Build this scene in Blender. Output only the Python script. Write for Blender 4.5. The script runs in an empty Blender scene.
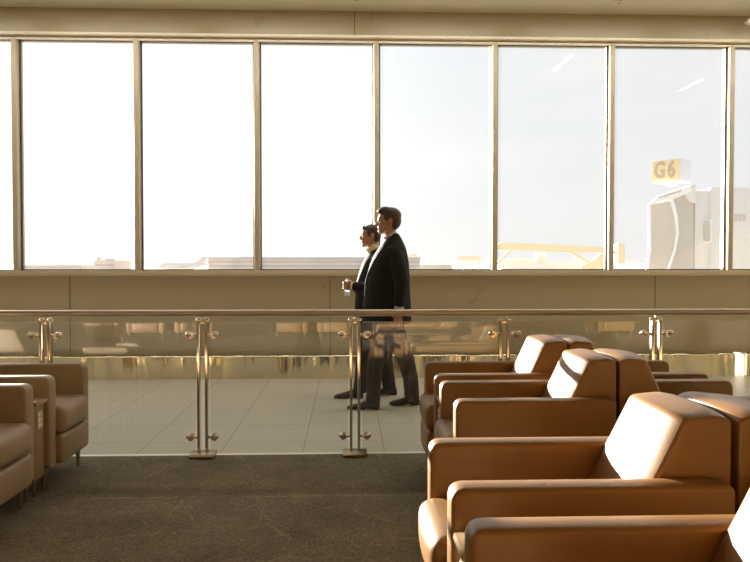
import bpy, bmesh, math, random
from mathutils import Vector, Matrix
from mathutils.bvhtree import BVHTree
random.seed(7)
C = bpy.context.scene.collection
PI = math.pi
# ---------------------------------------------------------------- camera
F, HC = 740.0, 1.32
YAW, PITCH = math.atan(27/F), math.atan(18/F)
fwd = Vector((math.sin(YAW)*math.cos(PITCH), math.cos(YAW)*math.cos(PITCH), -math.sin(PITCH)))
rgt = Vector((math.cos(YAW), -math.sin(YAW), 0))
upv = rgt.cross(fwd)
def P(x, y, Y):
    d = fwd*F + rgt*(x-375) + upv*(281-y)
    return Vector((0, 0, HC)) + d*(Y/d.y)
cd = bpy.data.cameras.new('camera'); cam = bpy.data.objects.new('camera', cd); C.objects.link(cam)
cam.location = (0, 0, HC); cam.rotation_euler = (PI/2-PITCH, 0, -YAW)
cd.sensor_width = 36; cd.lens = 36*F/750; cd.clip_end = 6000; cd.clip_start = 0.05
bpy.context.scene.camera = cam
vs = bpy.context.scene.view_settings
vs.view_transform = 'Standard'; vs.look = 'None'; vs.exposure = 0.0; vs.gamma = 1.0

# ---------------------------------------------------------------- materials
def newmat(name):
    m = bpy.data.materials.new(name); m.use_nodes = True
    nt = m.node_tree
    return m, nt, nt.nodes['Principled BSDF'], nt.links
def coords(nt, kind='Object'):
    return nt.nodes.new('ShaderNodeTexCoord').outputs[kind]
def mat(name, col, rough=.5, metal=0., noise=0., nscale=8., bump=0., bscale=60., spec=.5, coat=0., sheen=0., rvar=0., stretch=(1,1,1), bdist=.01, bdetail=4):
    m, nt, b, L = newmat(name)
    b.inputs['Base Color'].default_value = (*col, 1)
    b.inputs['Roughness'].default_value = rough; b.inputs['Metallic'].default_value = metal
    b.inputs['Specular IOR Level'].default_value = spec
    b.inputs['Coat Weight'].default_value = coat; b.inputs['Sheen Weight'].default_value = sheen
    co = coords(nt)
    mp = nt.nodes.new('ShaderNodeMapping'); mp.inputs['Scale'].default_value = stretch
    L.new(co, mp.inputs['Vector']); co = mp.outputs[0]
    if noise or rvar:
        n = nt.nodes.new('ShaderNodeTexNoise'); n.inputs['Scale'].default_value = nscale; n.inputs['Detail'].default_value = 5
        L.new(co, n.inputs['Vector'])
        if noise:
            mx = nt.nodes.new('ShaderNodeMixRGB'); mx.inputs[1].default_value = (*[c*(1-noise) for c in col], 1)
            mx.inputs[2].default_value = (*[min(1, c*(1+noise)) for c in col], 1)
            L.new(n.outputs['Fac'], mx.inputs[0]); L.new(mx.outputs[0], b.inputs['Base Color'])
        if rvar:
            mr = nt.nodes.new('ShaderNodeMapRange'); mr.inputs['To Min'].default_value = max(0, rough-rvar); mr.inputs['To Max'].default_value = rough+rvar
            L.new(n.outputs['Fac'], mr.inputs['Value']); L.new(mr.outputs[0], b.inputs['Roughness'])
    if bump:
        n2 = nt.nodes.new('ShaderNodeTexNoise'); n2.inputs['Scale'].default_value = bscale; n2.inputs['Detail'].default_value = bdetail
        bp = nt.nodes.new('ShaderNodeBump'); bp.inputs['Strength'].default_value = bump; bp.inputs['Distance'].default_value = bdist
        L.new(co, n2.inputs['Vector']); L.new(n2.outputs['Fac'], bp.inputs['Height']); L.new(bp.outputs[0], b.inputs['Normal'])
    return m
def glassmat(name, tint, base=.05, rough=0.0, veil=0., veilcol=(1,.95,.88), smear=0.):
    m, nt, b, L = newmat(name); nt.nodes.remove(b)
    out = nt.nodes['Material Output']
    tr = nt.nodes.new('ShaderNodeBsdfTransparent'); tr.inputs[0].default_value = (*tint, 1)
    gl = nt.nodes.new('ShaderNodeBsdfGlossy'); gl.inputs['Roughness'].default_value = rough
    lw = nt.nodes.new('ShaderNodeLayerWeight'); lw.inputs[0].default_value = .5
    pw = nt.nodes.new('ShaderNodeMath'); pw.operation = 'POWER'; pw.inputs[1].default_value = 5
    ma = nt.nodes.new('ShaderNodeMath'); ma.operation = 'MULTIPLY_ADD'; ma.inputs[1].default_value = .9; ma.inputs[2].default_value = base
    ma.use_clamp = True
    mx = nt.nodes.new('ShaderNodeMixShader')
    L.new(lw.outputs['Facing'], pw.inputs[0]); L.new(pw.outputs[0], ma.inputs[0]); L.new(ma.outputs[0], mx.inputs[0])
    L.new(tr.outputs[0], mx.inputs[1]); L.new(gl.outputs[0], mx.inputs[2])
    res = mx.outputs[0]
    if veil:
        tl = nt.nodes.new('ShaderNodeBsdfTranslucent'); tl.inputs[0].default_value = (*veilcol, 1)
        m2 = nt.nodes.new('ShaderNodeMixShader')
        n = nt.nodes.new('ShaderNodeTexNoise'); n.inputs['Scale'].default_value = 1.3; n.inputs['Detail'].default_value = 4
        L.new(coords(nt), n.inputs['Vector'])
        mr = nt.nodes.new('ShaderNodeMapRange'); mr.inputs['To Min'].default_value = veil*.75; mr.inputs['To Max'].default_value = veil*1.25
        L.new(n.outputs['Fac'], mr.inputs['Value']); L.new(mr.outputs[0], m2.inputs[0])
        L.new(res, m2.inputs[1]); L.new(tl.outputs[0], m2.inputs[2]); res = m2.outputs[0]
    L.new(res, out.inputs['Surface'])
    return m
def emit(name, col, s):
    m, nt, b, L = newmat(name)
    b.inputs['Base Color'].default_value = (*col, 1)
    b.inputs['Emission Color'].default_value = (*col, 1); b.inputs['Emission Strength'].default_value = s
    return m

M = {}
M['leather'] = mat('tan_leather', (.235, .116, .030), .43, noise=.10, nscale=5, bump=.08, bscale=180, spec=.6, coat=.08)
M['leather_hazed'] = mat('hazed_leather', (.34, .265, .18), .45, noise=.08, nscale=5, bump=.12, bscale=180, spec=.5)  # same tan leather, greyed so the veiling haze sits in its colour
M['leg_metal'] = mat('brushed_leg_metal', (.42, .37, .30), .3, 1., rvar=.08)
M['steel'] = mat('polished_steel', (.78, .72, .64), .13, 1., rvar=.05, nscale=20)
M['rail'] = mat('bronze_rail', (.47, .40, .32), .42, .85)
M['console'] = mat('console_laminate', (.30, .20, .11), .35, noise=.12, nscale=6, stretch=(1, 1, .2))
M['console_top'] = mat('console_top', (.42, .30, .18), .22, noise=.1, nscale=9)
M['outlet'] = mat('outlet_plate', (.55, .50, .42), .4, noise=.03)
M['socket'] = mat('socket_face', (.80, .78, .72), .4, noise=.03)
M['wall_panel'] = mat('khaki_wall_panel', (.355, .315, .21), .30, noise=.05, nscale=2.5, rvar=.07, spec=.5)
M['wall'] = mat('warm_wall_paint', (.45, .37, .24), .6, noise=.04, nscale=3)
M['ceiling'] = mat('ceiling_paint', (.64, .60, .44), .7, noise=.03, nscale=3)
M['kick'] = mat('steel_kickplate', (.74, .67, .50), .16, 1., noise=.06, nscale=3, bump=1.0, bscale=2.4, rvar=.03, stretch=(1.7, 1, .25), bdist=.16, bdetail=2)
M['mullion'] = mat('mullion_paint', (.50, .44, .32), .42, noise=.05, nscale=4)
M['ledge'] = mat('ledge_paint', (.78, .73, .60), .45, noise=.05, nscale=4)
M['gasket'] = mat('dark_gasket', (.08, .07, .05), .5, noise=.05)
M['trimstrip'] = mat('aluminium_strip', (.80, .77, .70), .35, .6, rvar=.05)
M['win_glass'] = glassmat('window_glass', (.97, .975, .97), .04, 0, veil=.014, veilcol=(.80, .90, 1))  # translucent film in the pane stands in for haze over the outdoor view
M['rail_glass'] = glassmat('railing_glass', (.90, .90, .84), .13, .012, veil=.004)
M['glass_edge'] = mat('glass_edge', (.30, .36, .28), .2, noise=.05)
M['suit'] = mat('charcoal_suit', (.012, .0125, .013), .8, noise=.2, nscale=30, bump=.25, bscale=22, sheen=.02, spec=.2)
M['suit_black'] = mat('black_suit', (.010, .0105, .012), .8, noise=.2, nscale=30, bump=.25, bscale=22, sheen=.02, spec=.2)
M['trouser'] = mat('dark_trousers', (.020, .020, .020), .8, noise=.2, nscale=30, bump=.3, bscale=14)
M['shirt_grey'] = mat('pale_grey_shirt', (.46, .45, .44), .75, noise=.05, bump=.1, bscale=40)
M['shirt_cream'] = mat('cream_shirt', (.72, .62, .42), .75, noise=.05, bump=.1, bscale=40)
M['skin'] = mat('skin', (.33, .18, .115), .55, noise=.06, nscale=20)
M['hair'] = mat('brown_hair', (.048, .029, .016), .55, noise=.35, nscale=30, bump=.5, bscale=70, stretch=(.4, 1, 1))
M['hair_dark'] = mat('dark_brown_hair', (.036, .022, .013), .55, noise=.35, nscale=30, bump=.5, bscale=70, stretch=(.4, 1, 1))
M['shoe'] = mat('black_shoe_leather', (.014, .012, .011), .35, noise=.1)
M['eye'] = mat('eye', (.10, .07, .05), .2, noise=.1)
M['lips'] = mat('lips', (.36, .17, .13), .5, noise=.05)
M['bottle'] = glassmat('bottle_plastic', (.88, .94, .97), .20, .05, veil=.5, veilcol=(.85, .93, 1))
M['bottle_cap'] = mat('bottle_cap', (.85, .88, .9), .4, noise=.03)
M['bottle_label'] = mat('bottle_label', (.55, .68, .78), .5, noise=.06)
M['lamp_frame'] = mat('lamp_frame', (.5, .45, .36), .5, noise=.04)
M['lamp_glow'] = emit('lamp_diffuser', (1, .92, .80), 14.0)
M['fill_glow'] = emit('fill_diffuser', (1, .93, .82), 8.5)  # glow of the added fill panels
M['jet_pale'] = mat('jet_bridge_pale', (.80, .76, .70), .6, noise=.05, nscale=.6)
M['jet_tan'] = mat('jet_bridge_canopy', (.66, .58, .47), .75, noise=.08, nscale=.7, stretch=(1, 1, .2))
M['jet_dark'] = mat('jet_bridge_grey', (.58, .51, .43), .7, noise=.06, nscale=.7)
M['jet_white'] = mat('jet_bridge_white', (.95, .94, .92), .5, noise=.02)
M['sign_yellow'] = mat('sign_yellow', (.88, .70, .38), .55, noise=.05, nscale=.8)
M['sign_white'] = mat('sign_white', (.80, .82, .84), .5, noise=.04)
M['sign_letter'] = mat('sign_letter', (.52, .41, .25), .6, noise=.04)
M['boom_yellow'] = mat('boom_yellow', (.86, .70, .42), .55, noise=.06, nscale=.7)
M['far_grey'] = mat('far_grey', (.74, .71, .69), .7, noise=.06, nscale=.2)
M['far_tan'] = mat('far_tan', (.75, .67, .58), .7, noise=.06, nscale=.2)
M['far_dark'] = mat('far_dark', (.55, .49, .45), .7, noise=.06, nscale=.2)

# tile floor
def tile_mat():
    m, nt, b, L = newmat('floor_tiles')
    co = coords(nt)
    mp = nt.nodes.new('ShaderNodeMapping'); a_ = P(220.3, 452.6, 5); t_ = HC/(HC-a_.z); mp.inputs['Location'].default_value = (-a_.x*t_, .25, 0)
    L.new(co, mp.inputs[0])
    br = nt.nodes.new('ShaderNodeTexBrick'); br.offset = 0; br.squash = 1
    br.inputs['Scale'].default_value = 1; br.inputs['Brick Width'].default_value = .572; br.inputs['Row Height'].default_value = .572
    br.inputs['Mortar Size'].default_value = .0035; br.inputs['Mortar Smooth'].default_value = .1; br.inputs['Bias'].default_value = 0
    br.inputs['Color1'].default_value = (.68, .665, .60, 1); br.inputs['Color2'].default_value = (.645, .63, .565, 1)
    br.inputs['Mortar'].default_value = (.33, .30, .23, 1)
    L.new(mp.outputs[0], br.inputs['Vector'])
    n = nt.nodes.new('ShaderNodeTexNoise'); n.inputs['Scale'].default_value = 14; n.inputs['Detail'].default_value = 6
    L.new(co, n.inputs['Vector'])
    mx = nt.nodes.new('ShaderNodeMixRGB'); mx.blend_type = 'MULTIPLY'; mx.inputs[0].default_value = .16
    L.new(br.outputs['Color'], mx.inputs[1]); L.new(n.outputs['Fac'], mx.inputs[2]); L.new(mx.outputs[0], b.inputs['Base Color'])
    b.inputs['Roughness'].default_value = .42
    return m
M['tile'] = tile_mat()
# carpet with scratchy hairline pattern
def carpet_mat():
    m, nt, b, L = newmat('patterned_carpet')
    co = coords(nt)
    n = nt.nodes.new('ShaderNodeTexNoise'); n.inputs['Scale'].default_value = 2.2; n.inputs['Detail'].default_value = 8; n.inputs['Roughness'].default_value = .7
    L.new(co, n.inputs['Vector'])
    r = nt.nodes.new('ShaderNodeValToRGB')
    r.color_ramp.elements[0].position = .33; r.color_ramp.elements[0].color = (.158, .136, .104, 1)
    r.color_ramp.elements[1].position = .68; r.color_ramp.elements[1].color = (.262, .227, .176, 1)
    L.new(n.outputs['Fac'], r.inputs[0])
    last = r.outputs[0]
    sepc = nt.nodes.new('ShaderNodeSeparateXYZ'); L.new(co, sepc.inputs[0])
    def mathn(op, a, b=None, clamp=False):
        n_ = nt.nodes.new('ShaderNodeMath'); n_.operation = op; n_.use_clamp = clamp
        for k_, v_ in enumerate((a, b)):
            if v_ is None: continue
            if isinstance(v_, (int, float)): n_.inputs[k_].default_value = v_
            else: L.new(v_, n_.inputs[k_])
        return n_.outputs[0]
    def over(fac, col):
        global_last = nt.nodes.new('ShaderNodeMixRGB'); global_last.inputs[2].default_value = (*col, 1)
        L.new(fac, global_last.inputs[0]); L.new(last, global_last.inputs[1]); return global_last.outputs[0]
    # wandering hair-line scratches: distorted cell borders, broken up by a noise mask
    for sc, wd, dist, amt, off in ((1.3, .012, .35, .62, 0), (2.9, .020, .30, .55, 5), (6.5, .04, .25, .48, 9)):
        nd = nt.nodes.new('ShaderNodeTexNoise'); nd.inputs['Scale'].default_value = sc*1.7; nd.inputs['Detail'].default_value = 5
        L.new(co, nd.inputs['Vector'])
        va = nt.nodes.new('ShaderNodeVectorMath'); va.operation = 'SCALE'; va.inputs[3].default_value = dist/sc*1.6; L.new(nd.outputs['Color'], va.inputs[0])
        vb = nt.nodes.new('ShaderNodeVectorMath'); vb.operation = 'ADD'; L.new(co, vb.inputs[0]); L.new(va.outputs[0], vb.inputs[1])
        vc = nt.nodes.new('ShaderNodeVectorMath'); vc.operation = 'ADD'; vc.inputs[1].default_value = (off, off*.7, 0); L.new(vb.outputs[0], vc.inputs[0])
        vo = nt.nodes.new('ShaderNodeTexVoronoi'); vo.feature = 'DISTANCE_TO_EDGE'; vo.voronoi_dimensions = '2D'; vo.inputs['Scale'].default_value = sc; L.new(vc.outputs[0], vo.inputs['Vector'])
        ln_ = mathn('SUBTRACT', 1.0, mathn('DIVIDE', vo.outputs['Distance'], wd), True)
        nm = nt.nodes.new('ShaderNodeTexNoise'); nm.inputs['Scale'].default_value = sc*2.3; nm.inputs['Detail'].default_value = 4; L.new(vc.outputs[0], nm.inputs['Vector'])
        msk = mathn('MULTIPLY', mathn('SUBTRACT', nm.outputs['Fac'], .42), 5.0, True)
        last = over(mathn('MULTIPLY', mathn('MULTIPLY', ln_, msk), amt), (.38, .32, .21))
    # the faint straight tan line woven across the aisle
    tl = HC/(HC-P(224, 497.5, 4).z)*4
    ns = nt.nodes.new('ShaderNodeTexNoise'); ns.inputs['Scale'].default_value = 2.2; L.new(co, ns.inputs['Vector'])
    d_ = mathn('ABSOLUTE', mathn('SUBTRACT', sepc.outputs['Y'], tl))
    ln_ = mathn('SUBTRACT', 1.0, mathn('DIVIDE', d_, .012), True)
    last = over(mathn('MULTIPLY', mathn('MULTIPLY', ln_, mathn('MULTIPLY', mathn('SUBTRACT', ns.outputs['Fac'], .38), 5, True)), .7), (.42, .36, .22))
    f = nt.nodes.new('ShaderNodeTexNoise'); f.inputs['Scale'].default_value = 75; f.inputs['Detail'].default_value = 3
    L.new(co, f.inputs['Vector'])
    mm = nt.nodes.new('ShaderNodeMixRGB'); mm.blend_type = 'OVERLAY'; mm.inputs[0].default_value = .8
    L.new(last, mm.inputs[1]); L.new(f.outputs['Fac'], mm.inputs[2]); L.new(mm.outputs[0], b.inputs['Base Color'])
    bp = nt.nodes.new('ShaderNodeBump'); bp.inputs['Strength'].default_value = .5; bp.inputs['Distance'].default_value = .01
    L.new(f.outputs['Fac'], bp.inputs['Height']); L.new(bp.outputs[0], b.inputs['Normal'])
    b.inputs['Roughness'].default_value = .95; b.inputs['Specular IOR Level'].default_value = .15
    return m
M['carpet'] = carpet_mat()
M['apron'] = mat('apron_concrete', (.62, .58, .52), .8, noise=.08, nscale=.02)

# ---------------------------------------------------------------- mesh helpers
def link(name, me, m, parent=None, smooth=True, angle=40):
    if smooth and len(me.polygons):
        me.polygons.foreach_set('use_smooth', [True]*len(me.polygons))
        me.set_sharp_from_angle(angle=math.radians(angle))
    me.materials.clear(); me.materials.append(m)
    o = bpy.data.objects.new(name, me); C.objects.link(o)
    if parent is not None: o.parent = parent
    return o
def obj(name, bm, m, parent=None, smooth=True, angle=40):
    bmesh.ops.recalc_face_normals(bm, faces=bm.faces)
    me = bpy.data.meshes.new(name); bm.to_mesh(me); bm.free()
    return link(name, me, m, parent, smooth, angle)
def thing(name, label, cat, loc=(0, 0, 0), rz=0, group=None):
    o = bpy.data.objects.new(name, None); C.objects.link(o); o.location = loc; o.rotation_euler = (0, 0, rz)
    o.empty_display_size = .1
    return tag(o, label, cat, group)
def tag(o, label, cat, group=None):
    o['label'] = label; o['category'] = cat
    if group: o['group'] = group
    return o
def struct(o):
    o['kind'] = 'structure'; return o
def dup(root, loc, rz, label, group=None, name=None):
    r = root.copy(); C.objects.link(r); r.location = loc; r.rotation_euler = (0, 0, rz); r['label'] = label
    if group: r['group'] = group
    def rec(src, dst):
        for ch in list(src.children):
            c = ch.copy(); C.objects.link(c); c.parent = dst; rec(ch, c)
    rec(root, r)
    return r
def setmat(root, a, b):
    for o in root.children_recursive:
        if o.type == 'MESH' and o.material_slots and o.material_slots[0].material == a:
            o.material_slots[0].link = 'OBJECT'; o.material_slots[0].material = b
def box(bm, x0, x1, y0, y1, z0, z1, bev=0, seg=2):
    r = bmesh.ops.create_cube(bm, size=1, matrix=Matrix.Translation(((x0+x1)/2, (y0+y1)/2, (z0+z1)/2)) @ Matrix.Diagonal((abs(x1-x0), abs(y1-y0), abs(z1-z0), 1)))
    if bev:
        es = list({e for v in r['verts'] for e in v.link_edges})
        bmesh.ops.bevel(bm, geom=es, offset=bev, segments=seg, profile=.5, affect='EDGES')
def B(*a, **k):
    bm = bmesh.new(); box(bm, *a, **k); return bm
def rbox(bm, x0, x1, y0, y1, z0, z1, r, bulge=(0, 0, 0), n=8):
    """rounded, softly bulging cushion box"""
    h = [(x1-x0)/2, (y1-y0)/2, (z1-z0)/2]; c = [(x0+x1)/2, (y0+y1)/2, (z0+z1)/2]
    pr = []
    for a in range(3):
        inner = h[a]-r
        p = [-inner - r*math.sin(t*PI/2/4) for t in range(4, 0, -1)] + [-inner+2*inner*i/n for i in range(n+1)] + [inner + r*math.sin(t*PI/2/4) for t in range(1, 5)]
        pr.append(p)
    verts = {}
    def V(i, j, k):
        key = (i, j, k)
        if key not in verts:
            p = Vector((pr[0][i], pr[1][j], pr[2][k]))
            q = Vector([max(-(h[a]-r), min(h[a]-r, p[a])) for a in range(3)])
            d = p-q
            # map cube-ish offset to sphere
            if d.length > 1e-9:
                m = max(abs(d[a]) for a in range(3))
                d = d.normalized()*r
            p = q+d
            u = [p[a]/h[a] for a in range(3)]
            for a in range(3):
                o1, o2 = (a+1) % 3, (a+2) % 3
                p[a] += bulge[a]*u[a]*max(0, 1-u[o1]**2)*max(0, 1-u[o2]**2)
            verts[key] = bm.verts.new(p+Vector(c))
        return verts[key]
    N = [len(p)-1 for p in pr]
    for a in range(3):
        b_, c_ = (a+1) % 3, (a+2) % 3
        for s in (0, N[a]):
            for i in range(N[b_]):
                for j in range(N[c_]):
                    def idx(u, v):
                        t = [0, 0, 0]; t[a] = s; t[b_] = u; t[c_] = v; return V(*t)
                    f = [idx(i, j), idx(i+1, j), idx(i+1, j+1), idx(i, j+1)]
                    try: bm.faces.new(f)
                    except ValueError: pass
def roundpoly(pts, rad, n=5):
    out = []
    N = len(pts)
    for i in range(N):
        p0, p, p1 = Vector(pts[i-1]), Vector(pts[i]), Vector(pts[(i+1) % N])
        r = rad[i] if isinstance(rad, (list, tuple)) else rad
        if r <= 0: out.append(p); continue
        a, b = (p0-p), (p1-p)
        r_ = min(r, a.length*.48, b.length*.48)
        A, Bp = p+a.normalized()*r_, p+b.normalized()*r_
        for k in range(n+1):
            t = k/n
            out.append(A*(1-t)**2 + p*2*t*(1-t) + Bp*t*t)
    return out
def prism(bm, poly, y0, y1, r=.01, bulge=0, n=4, axis='y'):
    N = len(poly); poly = [Vector(p) for p in poly]
    area = sum(poly[i].x*poly[(i+1) % N].y-poly[(i+1) % N].x*poly[i].y for i in range(N))
    if area < 0: poly = poly[::-1]
    nor = []
    for i in range(N):
        e0 = (poly[i]-poly[i-1]); e1 = (poly[(i+1) % N]-poly[i])
        n0 = Vector((e0.y, -e0.x)); n1 = Vector((e1.y, -e1.x))
        if n0.length: n0.normalize()
        if n1.length: n1.normalize()
        nn = n0+n1
        nn = nn.normalized() if nn.length > 1e-6 else n1
        nor.append(nn/max(.5, nn.dot(n1) if n1.length else 1))
    lay = [(y0+r*(1-math.sin(t*PI/2/n)), -r*(1-math.cos(t*PI/2/n))) for t in range(n, -1, -1)]
    lay = [(y0+r*(1-math.cos(a)), -r*(1-math.sin(a))) for a in [k*PI/2/n for k in range(n+1)]]
    L2 = lay[:]
    mid = 6
    if bulge:
        for k in range(1, mid):
            t = k/mid; L2.append((y0+r+(y1-y0-2*r)*t, bulge*math.sin(PI*t)))
    L2 += [(y1-(y-y0), o) for y, o in lay[::-1]]
    rings = []
    for y, o in L2:
        ring = []
        for p, q in zip(poly, nor):
            v = p+q*o
            ring.append(bm.verts.new((v.x, y, v.y) if axis == 'y' else ((y, v.x, v.y) if axis == 'x' else (v.x, v.y, y))))
        rings.append(ring)
    for a, b in zip(rings, rings[1:]):
        for i in range(N):
            bm.faces.new((a[i], a[(i+1) % N], b[(i+1) % N], b[i]))
    bm.faces.new(rings[0]); bm.faces.new(rings[-1])
def tube(bm, pts, radii, seg=14, side=Vector((0, 1, 0)), cap='round', capend=None, ex=2.0):
    """loft along a path; radii items r or (r_in_plane, r_side)"""
    pts = [Vector(p) for p in pts]; side = Vector(side)
    rad = [(r, r) if not isinstance(r, (tuple, list)) else r for r in radii]
    n = len(pts); tang = []
    for i in range(n):
        t = (pts[min(i+1, n-1)]-pts[max(i-1, 0)]); tang.append(t.normalized())
    sec = []
    def frame(t):
        u = side-t*side.dot(t)
        if u.length < 1e-4: u = Vector((1, 0, 0))-t*t.x
        u.normalize(); return u, t.cross(u)
    c0, c1 = cap, capend or cap
    if c0 == 'round':
        for k in range(1, 4):
            a = k*PI/2/4; m = min(rad[0])
            sec.append((pts[0]-tang[0]*m*math.cos(a), tang[0], rad[0][0]*math.sin(a), rad[0][1]*math.sin(a)))
    for i in range(n): sec.append((pts[i], tang[i], rad[i][0], rad[i][1]))
    if c1 == 'round':
        for k in range(3, 0, -1):
            a = k*PI/2/4; m = min(rad[-1])
            sec.append((pts[-1]+tang[-1]*m*math.cos(a), tang[-1], rad[-1][0]*math.sin(a), rad[-1][1]*math.sin(a)))
    rings = []
    def se(c): return math.copysign(abs(c)**(2/ex), c)
    for p, t, ra, rb in sec:
        u, v = frame(t)
        rings.append([bm.verts.new(p+u*rb*se(math.cos(2*PI*k/seg))+v*ra*se(math.sin(2*PI*k/seg))) for k in range(seg)])
    for a, b in zip(rings, rings[1:]):
        for k in range(seg): bm.faces.new((a[k], a[(k+1) % seg], b[(k+1) % seg], b[k]))
    bm.faces.new(rings[0]); bm.faces.new(rings[-1])
def ell(bm, c, r, rot=None, u=18, v=12):
    m = Matrix.Translation(Vector(c))
    if rot is not None: m = m @ rot
    bmesh.ops.create_uvsphere(bm, u_segments=u, v_segments=v, radius=1, matrix=m @ Matrix.Diagonal((*r, 1)))
def lathe(bm, prof, c=(0, 0, 0), seg=24, axis='z'):
    rings = []
    for r, z in prof:
        ring = []
        for k in range(seg):
            a = 2*PI*k/seg; x, y = r*math.cos(a), r*math.sin(a)
            v = Vector((x, y, z)) if axis == 'z' else (Vector((z, x, y)) if axis == 'x' else Vector((x, z, y)))
            ring.append(bm.verts.new(v+Vector(c)))
        rings.append(ring)
    for a, b in zip(rings, rings[1:]):
        for k in range(seg): bm.faces.new((a[k], a[(k+1) % seg], b[(k+1) % seg], b[k]))
    bm.faces.new(rings[0]); bm.faces.new(rings[-1])
def fuse(bm, voxel, smooth=3, fac=.5):
    """join closed pieces into ONE continuous surface"""
    bmesh.ops.recalc_face_normals(bm, faces=bm.faces)
    me = bpy.data.meshes.new('t'); bm.to_mesh(me); bm.free()
    o = bpy.data.objects.new('t', me); C.objects.link(o)
    r = o.modifiers.new('r', 'REMESH'); r.mode = 'VOXEL'; r.voxel_size = voxel
    if smooth:
        s = o.modifiers.new('s', 'SMOOTH'); s.iterations = smooth; s.factor = fac
    dg = bpy.context.evaluated_depsgraph_get()
    out = bpy.data.meshes.new_from_object(o.evaluated_get(dg))
    bpy.data.objects.remove(o); bpy.data.meshes.remove(me)
    return out

# ---------------------------------------------------------------- the room
YW = 8.49                       # inner face of the window wall
X0, X1 = -27.0, 10.5             # side walls
YB = -7.5                       # back wall behind the camera
ZC = P(205, 9.5, 8.49).z                       # ceiling
ZS = 1.235                      # sill
ZT = 3.90                       # window head
struct(obj('floor', B(X0, X1, 5.115, YW, -.12, 0), M['tile']))
struct(obj('floor_carpet', B(X0, X1, YB, 5.075, -.12, .004), M['carpet']))
struct(obj('trim_1', B(X0, X1, 5.075, 5.115, -.1, .008, bev=.002), M['trimstrip']))
struct(obj('ceiling', B(X0, X1, YB, YW+.3, ZC, ZC+.15), M['ceiling']))
struct(obj('wall_back', B(X0, X1, YB-.15, YB, 0, ZC), mat('wall_back_wood', (.42, .31, .18), .5, noise=.45, nscale=1.6, stretch=(1.5, 1, .35))))
struct(obj('wall_left', B(X0-.15, X0, YB, YW, 0, ZC), M['wall']))
struct(obj('wall_right', B(X1, X1+.15, YB, YW, 0, ZC), M['wall']))
# lower far wall, with the narrow floor level slot of daylight at the right
slot0, slot1 = P(732.5, 366, YW).x, P(744.5, 366, YW).x
bm = bmesh.new()
box(bm, X0, slot0, YW, YW+.25, 0, ZS)
box(bm, slot1, X1, YW, YW+.25, 0, ZS)
box(bm, slot0, slot1, YW, YW+.25, .275, ZS)
struct(obj('wall_far', bm, M['wall_panel'], smooth=False))
struct(obj('wall_header', B(X0, X1, YW, YW+.25, P(205, 33.2, YW-.05).z, ZC), M['wall_panel']))
# recessed vertical joints of the laminate panels
seams = []
for k, sx in enumerate((-188, 70, 330, 655, 900)):
    xs = P(sx, 300, YW).x
    struct(obj('trim_%d' % (20+k), B(xs-.004, xs+.004, YW-.003, YW+.002, .27, ZS-.06), M['gasket']))
# sill
struct(obj('trim_2', B(X0, X1, YW-.045, YW+.25, ZS-.062, ZS, bev=.006), M['mullion']))
# header ledge + head frame
zl0, zl1 = P(205, 35.8, YW-.05).z, P(205, 33.2, YW-.05).z
ZH = P(205, 42.5, YW+.085).z
struct(obj('trim_3', B(X0, X1, YW-.05, YW, zl0, zl1, bev=.003), M['ledge']))
struct(obj('trim_4', B(X0, X1, YW, YW+.25, ZH+.022, zl1), M['mullion']))
struct(obj('trim_5', B(X0, X1, YW+.005, YW+.03, P(205, 41, YW+.01).z, P(205, 39, YW+.01).z, bev=.002), M['ledge']))
struct(obj('trim_6', B(X0, X1, YW+.03, YW+.14, ZH, ZH+.022), M['gasket']))
# steel kick plate
bm = bmesh.new()
prof = roundpoly([(YW-.055, 0), (YW-.06, .255), (YW-.045, .268), (YW, .27), (YW, 0)], [0, .008, .008, 0, 0])
prism(bm, [(p.x, p.y) for p in prof], X0, slot0, r=.002, axis='x')
struct(obj('baseboard_far', bm, M['kick']))
bm = bmesh.new(); prism(bm, [(p.x, p.y) for p in prof], slot1, X1, r=.002, axis='x')
struct(obj('baseboard_far_right', bm, M['kick']))
# mullions: inner faces measured at the inner plane, windows between them
mx_px = [14.5, 136.5, 256.5, 376.3, 495, 612, 731.5]
mxs = [P(p, 160, YW).x for p in mx_px]
sp = (mxs[-1]-mxs[0])/6
lefts = [mxs[0]-sp*k for k in range(16, 0, -1)]
rights = [mxs[-1]+sp*k for k in range(1, 5)]
allm = lefts+mxs+rights
for k, x in enumerate(allm):
    w = .029
    bm = bmesh.new()
    box(bm, x-w, x+w, YW, YW+.155, ZS, (ZH+.01), bev=.004)
    box(bm, x-w*.8, x+w*.8, YW+.155, YW+.19, ZS, (ZH+.01))
    struct(obj('trim_%d' % (40+k), bm, M['mullion']))
edges = [X0]+allm+[X1]
for k in range(len(edges)-1):
    a, b = edges[k]+.034, edges[k+1]-.034
    if k == 0: a = X0
    if k == len(edges)-2: b = X1
    y = YW+.085
    bm = bmesh.new()
    for q in ((a, a+.014, ZS, (ZH+.01)), (b-.014, b, ZS, (ZH+.01)), (a+.014, b-.014, ZS, ZS+.014), (a+.014, b-.014, (ZH-.004), (ZH+.01))):
        box(bm, q[0], q[1], y-.012, y+.012, q[2], q[3])
    fr = struct(obj('window_%d' % (k+1), bm, M['gasket'], smooth=False))
    bm = bmesh.new()
    vv = [bm.verts.new(p) for p in ((a+.01, y, ZS+.01), (b-.01, y, ZS+.01), (b-.01, y, (ZH+.001)), (a+.01, y, (ZH+.001)))]
    bm.faces.new(vv)
    obj('glass_pane', bm, M['win_glass'], fr, smooth=False)
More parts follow.
